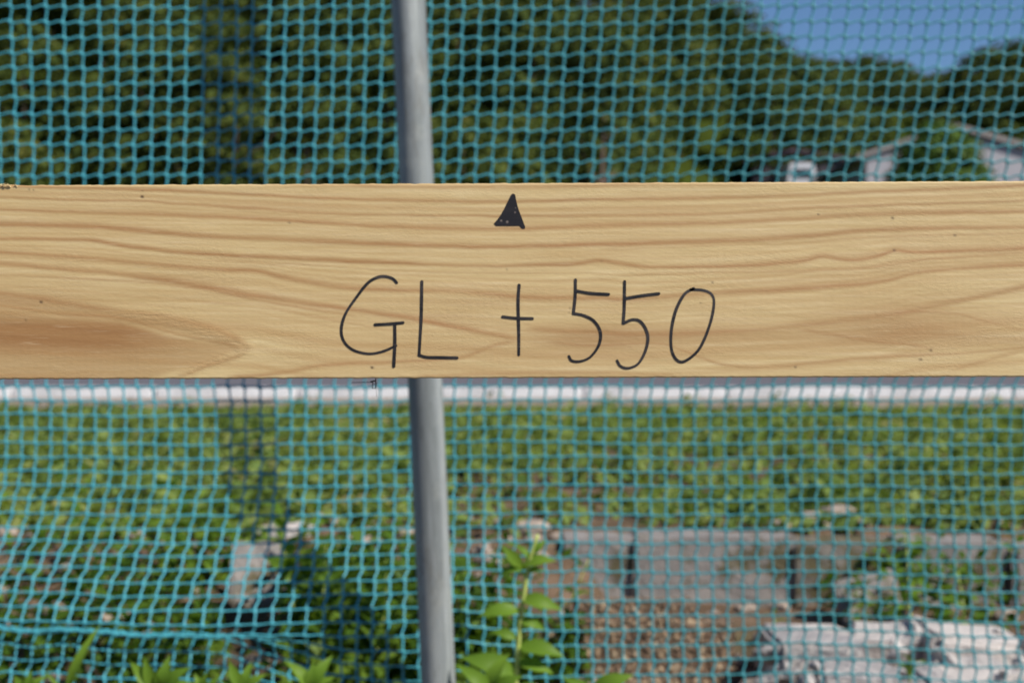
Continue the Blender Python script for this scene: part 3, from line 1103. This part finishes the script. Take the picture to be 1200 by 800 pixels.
    cords(P, .00150 * r, .0011 * r)
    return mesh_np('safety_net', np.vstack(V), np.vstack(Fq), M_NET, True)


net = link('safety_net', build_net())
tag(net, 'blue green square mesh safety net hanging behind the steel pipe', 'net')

# ------------------------------------------------------------------ galvanised scaffold pipe
top = at(454, -560, POLE_D)
foot = at(518, 900, POLE_D)
axis = (top - foot)
pole = tag(empty('steel_pipe', foot), 'galvanised steel scaffold pipe standing upright behind the wooden board', 'pipe')
pole.rotation_euler = axis.to_track_quat('Z', 'Y').to_euler()
L = axis.length
R = .0243
bm = bmesh.new()
tube(bm, [Vector((0, 0, -.35)), Vector((0, 0, 0)), Vector((0, 0, L * .5)), Vector((0, 0, L))], R, 48, False)
inner = []
tube(bm, [Vector((0, 0, L)), Vector((0, 0, L - .25))], R - .0025, 48, False)
bm.verts.ensure_lookup_table()
link('tube', from_bm('tube', bm, M_STEEL, True), None, pole)
bm = bmesh.new()
outer_r, inner_r = R, R - .0025
va = [bm.verts.new((math.cos(2 * math.pi * k / 48) * outer_r, math.sin(2 * math.pi * k / 48) * outer_r, L)) for k in range(48)]
vb = [bm.verts.new((math.cos(2 * math.pi * k / 48) * inner_r, math.sin(2 * math.pi * k / 48) * inner_r, L + .0004)) for k in range(48)]
for k in range(48): bm.faces.new((va[k], va[(k + 1) % 48], vb[(k + 1) % 48], vb[k]))
link('rim', from_bm('rim', bm, M_STEEL), None, pole)

# ------------------------------------------------------------------ the board
BD = 0.667                      # distance of the board's face
BS = BD / F                     # metres per photograph pixel on that face
TH = 0.015


def edge_top(px): return 217.2 - 5.0 * px / 1200.0
def edge_bot(px): return 444.2 - 3.0 * px / 1200.0


# growth rings traced as (points, half width, strength, soft side)
RINGS = [
    ([(-60, 216), (60, 219), (160, 222), (240, 226.5), (340, 231), (460, 235), (580, 237), (700, 234.5), (830, 232), (940, 228.5), (1200, 217.5), (1300, 214)], 2.4, .75),
    ([(400, 216), (450, 219), (520, 220), (600, 220.2), (700, 218.6), (780, 215)], 1.8, .55),
    ([(-60, 229), (0, 231), (100, 235), (160, 236), (240, 242), (300, 245), (360, 249), (460, 251.5), (580, 253), (700, 252.5), (830, 251), (940, 244.5), (1120, 238), (1260, 233)], 2.0, .75),
    ([(-60, 244), (0, 245.6), (100, 249), (240, 254), (340, 258), (460, 265), (580, 268), (700, 264), (830, 261.5), (940, 256), (1045, 250.5), (1260, 247)], 2.4, .80),
    ([(-60, 262), (0, 263), (100, 265), (160, 270), (240, 277), (340, 281), (460, 287), (580, 289), (700, 286), (830, 284), (940, 277.5), (1045, 269), (1260, 266)], 3.6, .90),
    ([(700, 292), (780, 291), (830, 289), (940, 284), (1045, 277), (1260, 273)], 1.4, .40),
    ([(-60, 279), (0, 280), (100, 281), (130, 285), (160, 290), (240, 298), (340, 304), (460, 308.5), (500, 310), (560, 312), (640, 310), (680, 308), (704, 305.5), (740, 311), (770, 313.5), (860, 312), (920, 308), (945, 304), (964, 300), (985, 303), (1005, 304), (1030, 299), (1048, 294), (1065, 295.5), (1100, 295), (1260, 289)], 2.5, .95),
    ([(240, 303), (340, 310), (460, 317), (580, 320), (680, 319.5), (740, 322.5), (860, 319.5), (940, 317), (1030, 312), (1090, 304), (1260, 291)], 1.3, .55),
    ([(-60, 293), (0, 296), (100, 303), (240, 315), (300, 318), (330, 325), (400, 337), (460, 340), (540, 342), (620, 350), (700, 350), (740, 351), (830, 345), (940, 339), (1030, 331), (1075, 320), (1140, 314), (1260, 306)], 2.3, .85),
    ([(-60, 307), (0, 310), (60, 315), (140, 321), (200, 329), (240, 336), (280, 344), (360, 356), (400, 361), (460, 369), (520, 380), (580, 392), (612, 397.5)], 3.4, .80),
    ([(-60, 322), (0, 323), (100, 327), (170, 330), (240, 339), (300, 352), (360, 362), (420, 371)], 1.3, .55),
    ([(200, 346), (260, 356), (320, 363), (400, 377), (460, 386)], 1.2, .35),
    # the lower limb of the middle cathedral
    ([(612, 398), (580, 405), (550, 417), (520, 422), (460, 424.5), (380, 429), (340, 436), (300, 440), (260, 444)], 2.2, .70),
    # left cathedral
    ([(-60, 336), (0, 344), (50, 351), (120, 363), (190, 371), (240, 382), (270, 393), (296, 406)], 3.6, .70),
    ([(-60, 352), (0, 358), (60, 367), (140, 373), (194, 388), (230, 396), (262, 402), (285, 408)], 2.0, .70),
    ([(296, 407), (280, 417), (250, 426), (220, 438), (200, 444)], 3.2, .65),
    ([(270, 408), (262, 415), (232, 427), (205, 438)], 1.6, .45),
    ([(-60, 438), (0, 440), (60, 443), (120, 445)], 1.6, .5),
    # right-hand figures
    ([(612, 385), (680, 388), (770, 391), (830, 389), (880, 387), (940, 381), (1030, 371), (1120, 354), (1160, 345), (1200, 336), (1270, 325)], 3.4, .70),
    ([(640, 402), (700, 405), (770, 402), (800, 411), (845, 427), (890, 430), (940, 427), (1000, 420), (1080, 416), (1130, 414), (1200, 408), (1260, 400)], 1.7, .60),
    ([(930, 385), (970, 391), (1015, 399), (1075, 405), (1093, 411)], 2.4, .60),
    ([(1060, 364), (1120, 368), (1160, 378), (1200, 388), (1260, 398)], 1.8, .45),
    ([(1080, 356), (1130, 350), (1200, 341), (1260, 335)], 1.2, .45),
    ([(1110, 436), (1150, 424), (1200, 411), (1260, 402)], 2.2, .45),
    ([(480, 441), (580, 438), (700, 437), (800, 440)], 1.8, .55),
    ([(-60, 388), (20, 387), (60, 386), (120, 384), (180, 388)], 2.4, .30),
]


def board_fields(PXg, PYg):
    late = np.zeros_like(PXg)
    wob = .9 * vnoise(PXg * .02, PYg * .06, 1.0, 20) + .5 * vnoise(PXg * .08, PYg * .2, 1.0, 21)
    for k, (pts, hw, st) in enumerate(RINGS):
        p = sorted(pts)
        c = smooth_curve(p, 6)
        xs_, ys_ = c[:, 0], c[:, 1]
        o = np.argsort(xs_)
        xs_, ys_ = xs_[o], ys_[o]
        yy = np.interp(PXg, xs_, ys_)
        slope = np.interp(PXg, .5 * (xs_[1:] + xs_[:-1]), np.abs(np.diff(ys_) / np.maximum(np.diff(xs_), 1e-3)))
        inside = sstep(xs_[0] - 3, xs_[0] + 22, PXg) * (1 - sstep(xs_[-1] - 22, xs_[-1] + 3, PXg)) if (xs_[0] > -50 or xs_[-1] < 1240) else 1.0
        d = (PYg + wob - yy) / np.sqrt(1 + slope ** 2)
        wv = hw * (1 + .28 * vnoise(PXg * .015, PYg * 0, 1.0, 30 + k))
        up = np.exp(-np.clip(-d, 0, None) ** 2 / (2 * (wv * .95) ** 2))
        dn = np.exp(-np.clip(d, 0, None) ** 2 / (2 * (wv * .55) ** 2))
        body = np.where(d < 0, up, dn)
        halo = .28 * np.exp(-np.clip(-d, 0, None) / (wv * 3.2)) * (d < 0)
        s = st * (1 + .16 * vnoise(PXg * .03, PYg * 0, 1.0, 60 + k)) * inside
        late = 1 - (1 - late) * (1 - np.clip(s * np.maximum(body, halo), 0, .97))
    longs = sorted([p for p, _, _ in RINGS if min(p)[0] <= -60 and max(p)[0] >= 1200], key=lambda p: p[0][1])[:6]
    Y = [np.interp(PXg, smooth_curve(sorted(p), 6)[:, 0], smooth_curve(sorted(p), 6)[:, 1]) for p in longs]
    Y = np.sort(np.stack([Y[0] - 16] + Y + [Y[-1] + 22, Y[-1] + 50, Y[-1] + 90, Y[-1] + 140], 0), axis=0)
    ph = np.zeros_like(PXg)
    for k in range(len(Y) - 1): ph += np.clip((PYg + wob * .5 - Y[k]) / np.maximum(Y[k + 1] - Y[k], 2), 0, 1)
    tab = np.random.default_rng(5).uniform(0, 1, 140) ** 2.2
    fine_line = np.interp(ph * 9 + .5 * vnoise(PXg * .006, PYg * .03, 1.0, 90), np.arange(140), tab)
    # heartwood tone inside the cathedrals
    def blob(x0, y0, sx, sy, a): return a * np.exp(-((PXg - x0) / sx) ** 2 - ((PYg - y0) / sy) ** 2)
    up_edge = np.interp(PXg, [-60, 0, 60, 140, 194, 262, 296], [352, 360, 369, 376, 390, 403, 408])
    lo_edge = np.interp(PXg, [-60, 150, 210, 250, 296], [470, 455, 436, 424, 408])
    inside = sstep(-2, 6, PYg - up_edge) * sstep(-2, 8, lo_edge - PYg) * sstep(304, 280, PXg)
    heart = inside * (.35 + .6 * np.exp(-((PYg - 392) / 20) ** 2) * (1 - sstep(120, 290, PXg)) + .1 * sstep(300, 100, PXg))
    heart = heart + blob(690, 398, 95, 16, .58) + blob(860, 394, 150, 9, .42) + blob(1050, 383, 90, 24, .55) + blob(1150, 395, 80, 8, .25) + blob(60, 345, 160, 12, .25) + blob(520, 372, 70, 8, .15) + blob(560, 352, 80, 7, .2)
    # cathedral limbs on the left carry a broad brown band
    band = np.interp(PXg, [-60, 0, 50, 120, 190, 240, 296], [344, 351, 359, 368, 379, 390, 407])
    heart = heart + .45 * np.exp(-((PYg - band) / 7) ** 2) * sstep(306, 270, PXg)
    heart = np.clip(heart + .06 * vnoise(PXg * .01, PYg * .15, 1.0, 40), 0, 1)
    speck = np.zeros_like(PXg)
    for x, y, r, a in [(166.5, 230.5, 2.0, 1), (167, 224, 1.1, .6), (48, 354, 2.0, .95), (30, 375, 1.6, .5), (339, 261, 1.8, .45), (34, 222, 1.2, .7), (39, 223, 1.2, .7), (959, 251, 1.3, .9), (1046, 255.5, 2.1, .7), (1119, 275.5, 2.0, .65),
                       (1048, 293, 2.2, .6), (835, 331, 1.5, .6), (821, 355, 1.3, .5), (594, 316, 1.4, .5), (1079, 421, 2.5, .55), (1091, 410, 2.2, .6), (932, 430, 2.0, .6), (668, 361, 1.4, .5), (667, 366, 1.3, .5), (436, 430.5, 2.2, .8), (705, 306, 1.8, .3)]:
        speck = np.maximum(speck, a * np.exp(-((PXg - x) / (r * .9)) ** 4 - ((PYg - y) / (r * .75)) ** 4))
    torn = np.exp(-((PYg - np.interp(PXg, [120, 190, 240, 296], [363, 373, 387, 407])) / 8) ** 2) * sstep(100, 180, PXg) * sstep(304, 284, PXg)
    torn = torn + np.exp(-((PYg - np.interp(PXg, [210, 250, 296], [440, 424, 408])) / 6) ** 2) * sstep(200, 225, PXg) * sstep(302, 285, PXg)
    return np.clip(late, 0, 1), heart, speck, np.clip(torn, 0, 1), fine_line


fx = np.arange(-30, 1231, 1.5)
cx = np.concatenate([np.linspace(-1900, -60, 30), fx, np.linspace(1260, 3100, 30)])
cyf = np.concatenate([[0, .0022, .0055], np.linspace(.011, .989, 146), [.9945, .9978, 1]])
PXg = np.tile(cx, (len(cyf), 1))
T_ = np.tile(cyf[:, None], (1, len(cx)))
chip = 1.0 * np.exp(-((PXg - 8) / 9) ** 2)                  # a raised torn edge near the left end
fuzz = .35 * vnoise(PXg * .35, PXg * 0, 1.0, 71)
PYg = edge_top(PXg) + (edge_bot(PXg) - edge_top(PXg)) * T_ + fuzz * (np.abs(T_ - .5) * 2) ** 30 - chip * (T_ < .01)
late, heart, speck, torn, fine_line = board_fields(PXg, PYg)
wx = (PXg - 600) * BS
wz = CAM_Z + (400 - PYg) * BS
rim_ = np.minimum(T_, 1 - T_)
wy = BD + .0005 * np.clip(1 - rim_ / .0056, 0, 1) ** 2
nr, nc = PXg.shape
V = np.stack([wx, wy, wz], -1).reshape(-1, 3)
idx = np.arange(nr * nc).reshape(nr, nc)
Fq = np.stack([idx[:-1, :-1], idx[1:, :-1], idx[1:, 1:], idx[:-1, 1:]], -1).reshape(-1, 4)
loop = np.concatenate([idx[0, :], idx[1:, -1], idx[-1, -2::-1], idx[-2:0:-1, 0]])
back = V[loop].copy()
back[:, 1] = BD + TH
b0 = len(V)
m_ = len(loop)
bi = np.arange(m_) + b0
side = np.stack([loop, np.roll(loop, -1), np.roll(bi, -1), bi], -1)
# the rear face, from its top row to its bottom row
topb = bi[:nc]
botb = bi[nc + nr - 2: nc + nr - 2 + nc][::-1]
rear = np.stack([topb[:-1], topb[1:], botb[1:], botb[:-1]], -1)
ORG = np.array([0, BD, CAM_Z + (400 - 330) * BS])
VV = np.vstack([V, back]) - ORG
me = mesh_np('plank', VV, np.vstack([Fq, side, rear]), M_WOOD, True)
for nm, arr in (('late', late), ('heart', heart), ('speck', speck), ('torn', torn), ('fine_line', fine_line)):
    at_ = me.attributes.new(nm, 'FLOAT', 'POINT')
    at_.data.foreach_set('value', np.concatenate([arr.ravel(), np.full(m_, .15 if nm == 'late' else 0.0)]).astype(np.float32))
board = tag(empty('wooden_board', ORG), 'pale planed wooden board with GL+550 handwritten on it in black marker', 'board')
link('plank', me, None, board)


# writing: ink laid on the face
def ink_pt(px, py, lift=.00014):
    return Vector(((px - 600) * BS - ORG[0], -lift, CAM_Z + (400 - py) * BS - ORG[2]))


def stroke(bm, pts, w0, lift, curve=True, taper=(1, 1)):
    """A marker stroke: an even ribbon with round ends and a hand's small wavering, standing a hair proud."""
    c = smooth_curve(pts, 7) if curve and len(pts) > 2 else np.array(pts, dtype=float)
    # resample evenly
    s = np.concatenate([[0], np.cumsum(np.hypot(*np.diff(c, axis=0).T))])
    n = max(int(s[-1] / 1.6), 4)
    u = np.linspace(0, s[-1], n)
    c = np.stack([np.interp(u, s, c[:, 0]), np.interp(u, s, c[:, 1])], 1)
    t = np.gradient(c, axis=0)
    t /= np.linalg.norm(t, axis=1, keepdims=True) + 1e-9
    nn = np.stack([-t[:, 1], t[:, 0]], 1)
    wv = w0 * .5 * (1 + .11 * vnoise(u * .25, u * 0, 1.0, 5 + w0)) * np.linspace(taper[0], taper[1], n)
    left = [tuple(p) for p in c + nn * wv[:, None]]
    right = [tuple(p) for p in c - nn * wv[:, None]]
    def cap(p, d, w):
        a0 = math.atan2(d[1], d[0])
        return [(p[0] + math.cos(a0 + a) * w, p[1] + math.sin(a0 + a) * w) for a in (math.pi / 3, math.pi / 6 * .5, -math.pi / 6 * .5, -math.pi / 3)]
    e1 = cap(c[-1], t[-1], wv[-1])
    e0 = cap(c[0], -t[0], wv[0])
    L_ = [bm.verts.new(ink_pt(*p, lift)) for p in left]
    R_ = [bm.verts.new(ink_pt(*p, lift)) for p in right]
    for i in range(n - 1):
        bm.faces.new((L_[i], L_[i + 1], R_[i + 1], R_[i]))
    bm.faces.new([L_[-1]] + [bm.verts.new(ink_pt(*p, lift)) for p in e1] + [R_[-1]])
    bm.faces.new([R_[0]] + [bm.verts.new(ink_pt(*p, lift)) for p in e0] + [L_[0]])


def z25(p): return [(380 + x / 2.5, 200 + y / 2.5) for x, y in p]


GLYPHS = [
    ('letter', [[(212, 328), (198, 315), (166, 310), (130, 327), (95, 370), (62, 420), (50, 465), (58, 500), (85, 525), (130, 536), (172, 529), (211, 512)],
                [(149, 451), (190, 449), (231, 445)], [(207, 449), (207, 510), (204, 573)]]),
    ('letter', [[(286, 325), (284, 430), (278, 540)], [(278, 540), (300, 546), (345, 547), (389, 548)]]),
    ('plus_sign', [[(571, 335), (568, 385), (570, 480), (570, 539)], [(523, 428), (560, 432), (610, 433)]]),
    ('numeral', [[(736, 320), (735, 370), (730, 418)], [(730, 418), (760, 424), (790, 440), (809, 472), (805, 510), (780, 545), (750, 558), (725, 556), (717, 543)], [(738, 352), (780, 359), (833, 362)]]),
    ('numeral', [[(880, 325), (879, 400), (876, 446)], [(876, 447), (905, 436), (930, 445), (948, 482), (942, 525), (920, 565), (890, 578), (868, 572), (858, 556)], [(884, 374), (930, 366), (980, 360)]]),
    ('numeral', [[(1082, 345), (1055, 362), (1030, 410), (1017, 470), (1018, 525), (1035, 556), (1060, 556), (1100, 520), (1130, 450), (1142, 390), (1135, 362), (1110, 350), (1073, 348)]]),
]
for nm, strokes in GLYPHS:
    bm = bmesh.new()
    for i, s in enumerate(strokes):
        stroke(bm, z25(s), 3.5, .00014 + .00004 * i, taper=(1.05, .85) if len(s) > 5 else (1.08, 1.0))
    g = link(nm, from_bm(nm, bm, M_INK), None, board)
# the filled arrowhead: outline strokes and a filled middle
bm = bmesh.new()
def z10(p): return [(560 + x / 10, 210 + y / 10) for x, y in p]
outline = z10([(392, 178), (412, 168), (438, 182), (452, 260), (478, 355), (520, 465), (556, 562), (548, 582), (520, 582), (486, 548), (340, 549), (212, 549), (186, 522), (232, 470), (275, 408), (318, 330), (356, 250)])
bm.faces.new([bm.verts.new(ink_pt(*p, .00014)) for p in outline])
def triangle_ink():
    """The same ink with the few spots the pen missed."""
    m = Mat('marker_ink_fill')
    v = m.coord('Object')
    c = m.mix(m.vramp(m.noise(m.coord('Object', (60, 1, 400)), 1.0, 3), .5, .75, 0, .6), (.008, .006, .008), (.03, .024, .026))
    for px, py, rr in ((587.4, 258.6, .00042), (594.4, 260.0, .0005), (603.6, 248.9, .00034), (604.3, 243.6, .0002)):
        q = ink_pt(px, py)
        dn = m.n('ShaderNodeVectorMath', operation='DISTANCE')
        m.set(dn, 0, v)
        dn.inputs[1].default_value = q
        c = m.mix(m.vramp(dn.outputs['Value'], rr * .7, rr * 1.6, .6, 0), c, (.26, .21, .18))
    return m.done(c, .5)


link('triangle_mark', from_bm('triangle_mark', bm, triangle_ink()), None, board)
# torn fibres standing up on the top edge near the left end
bm = bmesh.new()
for k in range(16):
    x = random.gauss(9, 6)
    y0 = edge_top(x) + random.uniform(.5, 2.5)
    a = ink_pt(x, y0, .0002)
    b = ink_pt(x + random.uniform(-5, 6), y0 - random.uniform(.5, 4.0), random.uniform(-.001, .0012))
    tube(bm, [a, (a + b) * .5 + Vector((0, -.0003, .0002)), b], [.00028, .0002, .00006], 5)
link('splinters', from_bm('splinters', bm, M_WOOD), None, board)

# a scrap of dark twig caught under the board's lower edge
tw = bmesh.new()
def tp(px, py): return Vector(((px - 600) * BS, 0, CAM_Z + (400 - py) * BS))
o0 = tp(436, 444)
for pts, r in (([(411, 448.4), (422, 448.2), (434, 447.8)], .00013), ([(433, 447.6), (437, 446.6), (440, 446)], .00036), ([(436, 447), (435.6, 451), (435.2, 455)], .00016), ([(435, 455), (438.5, 455.3)], .00014),
               ([(439.2, 447), (439.6, 452), (439.2, 455)], .00026), ([(439.3, 454), (440, 460), (440.4, 465)], .00008), ([(439.2, 442.5), (439.5, 446)], .0002), ([(434, 447.5), (437.5, 450.5), (441.5, 449)], .00012)):
    tube(tw, [tp(*p) - o0 for p in pts], r, 6)
twig = link('twig_scrap', from_bm('twig_scrap', tw, plain('dark_twig', (.02, .016, .013), .8)))
twig.location = o0 + Vector((0, BD + .004, 0))
tag(twig, 'tiny dark twig scrap hanging under the lower edge of the board', 'twig')

# timber stakes that carry the board beyond the frame
for px in (-620, 1820):
    bm = bmesh.new()
    x = (px - 600) * BS
    box(bm, -.022, .022, -.022, .022, -.05, .78)
    for v in bm.verts:
        if v.co.z < 0: v.co.x *= .2; v.co.y *= .2
    bmesh.ops.bevel(bm, geom=list(bm.edges), offset=.002, segments=1, affect='EDGES')
    st = link('wooden_stake', from_bm('wooden_stake', bm, M_STAKE))
    st.location = (x, BD + TH + .0225, -.12)
    tag(st, 'square timber stake holding up the %s end of the board' % ('left' if px < 0 else 'right'), 'stake', 'stakes carrying the board')
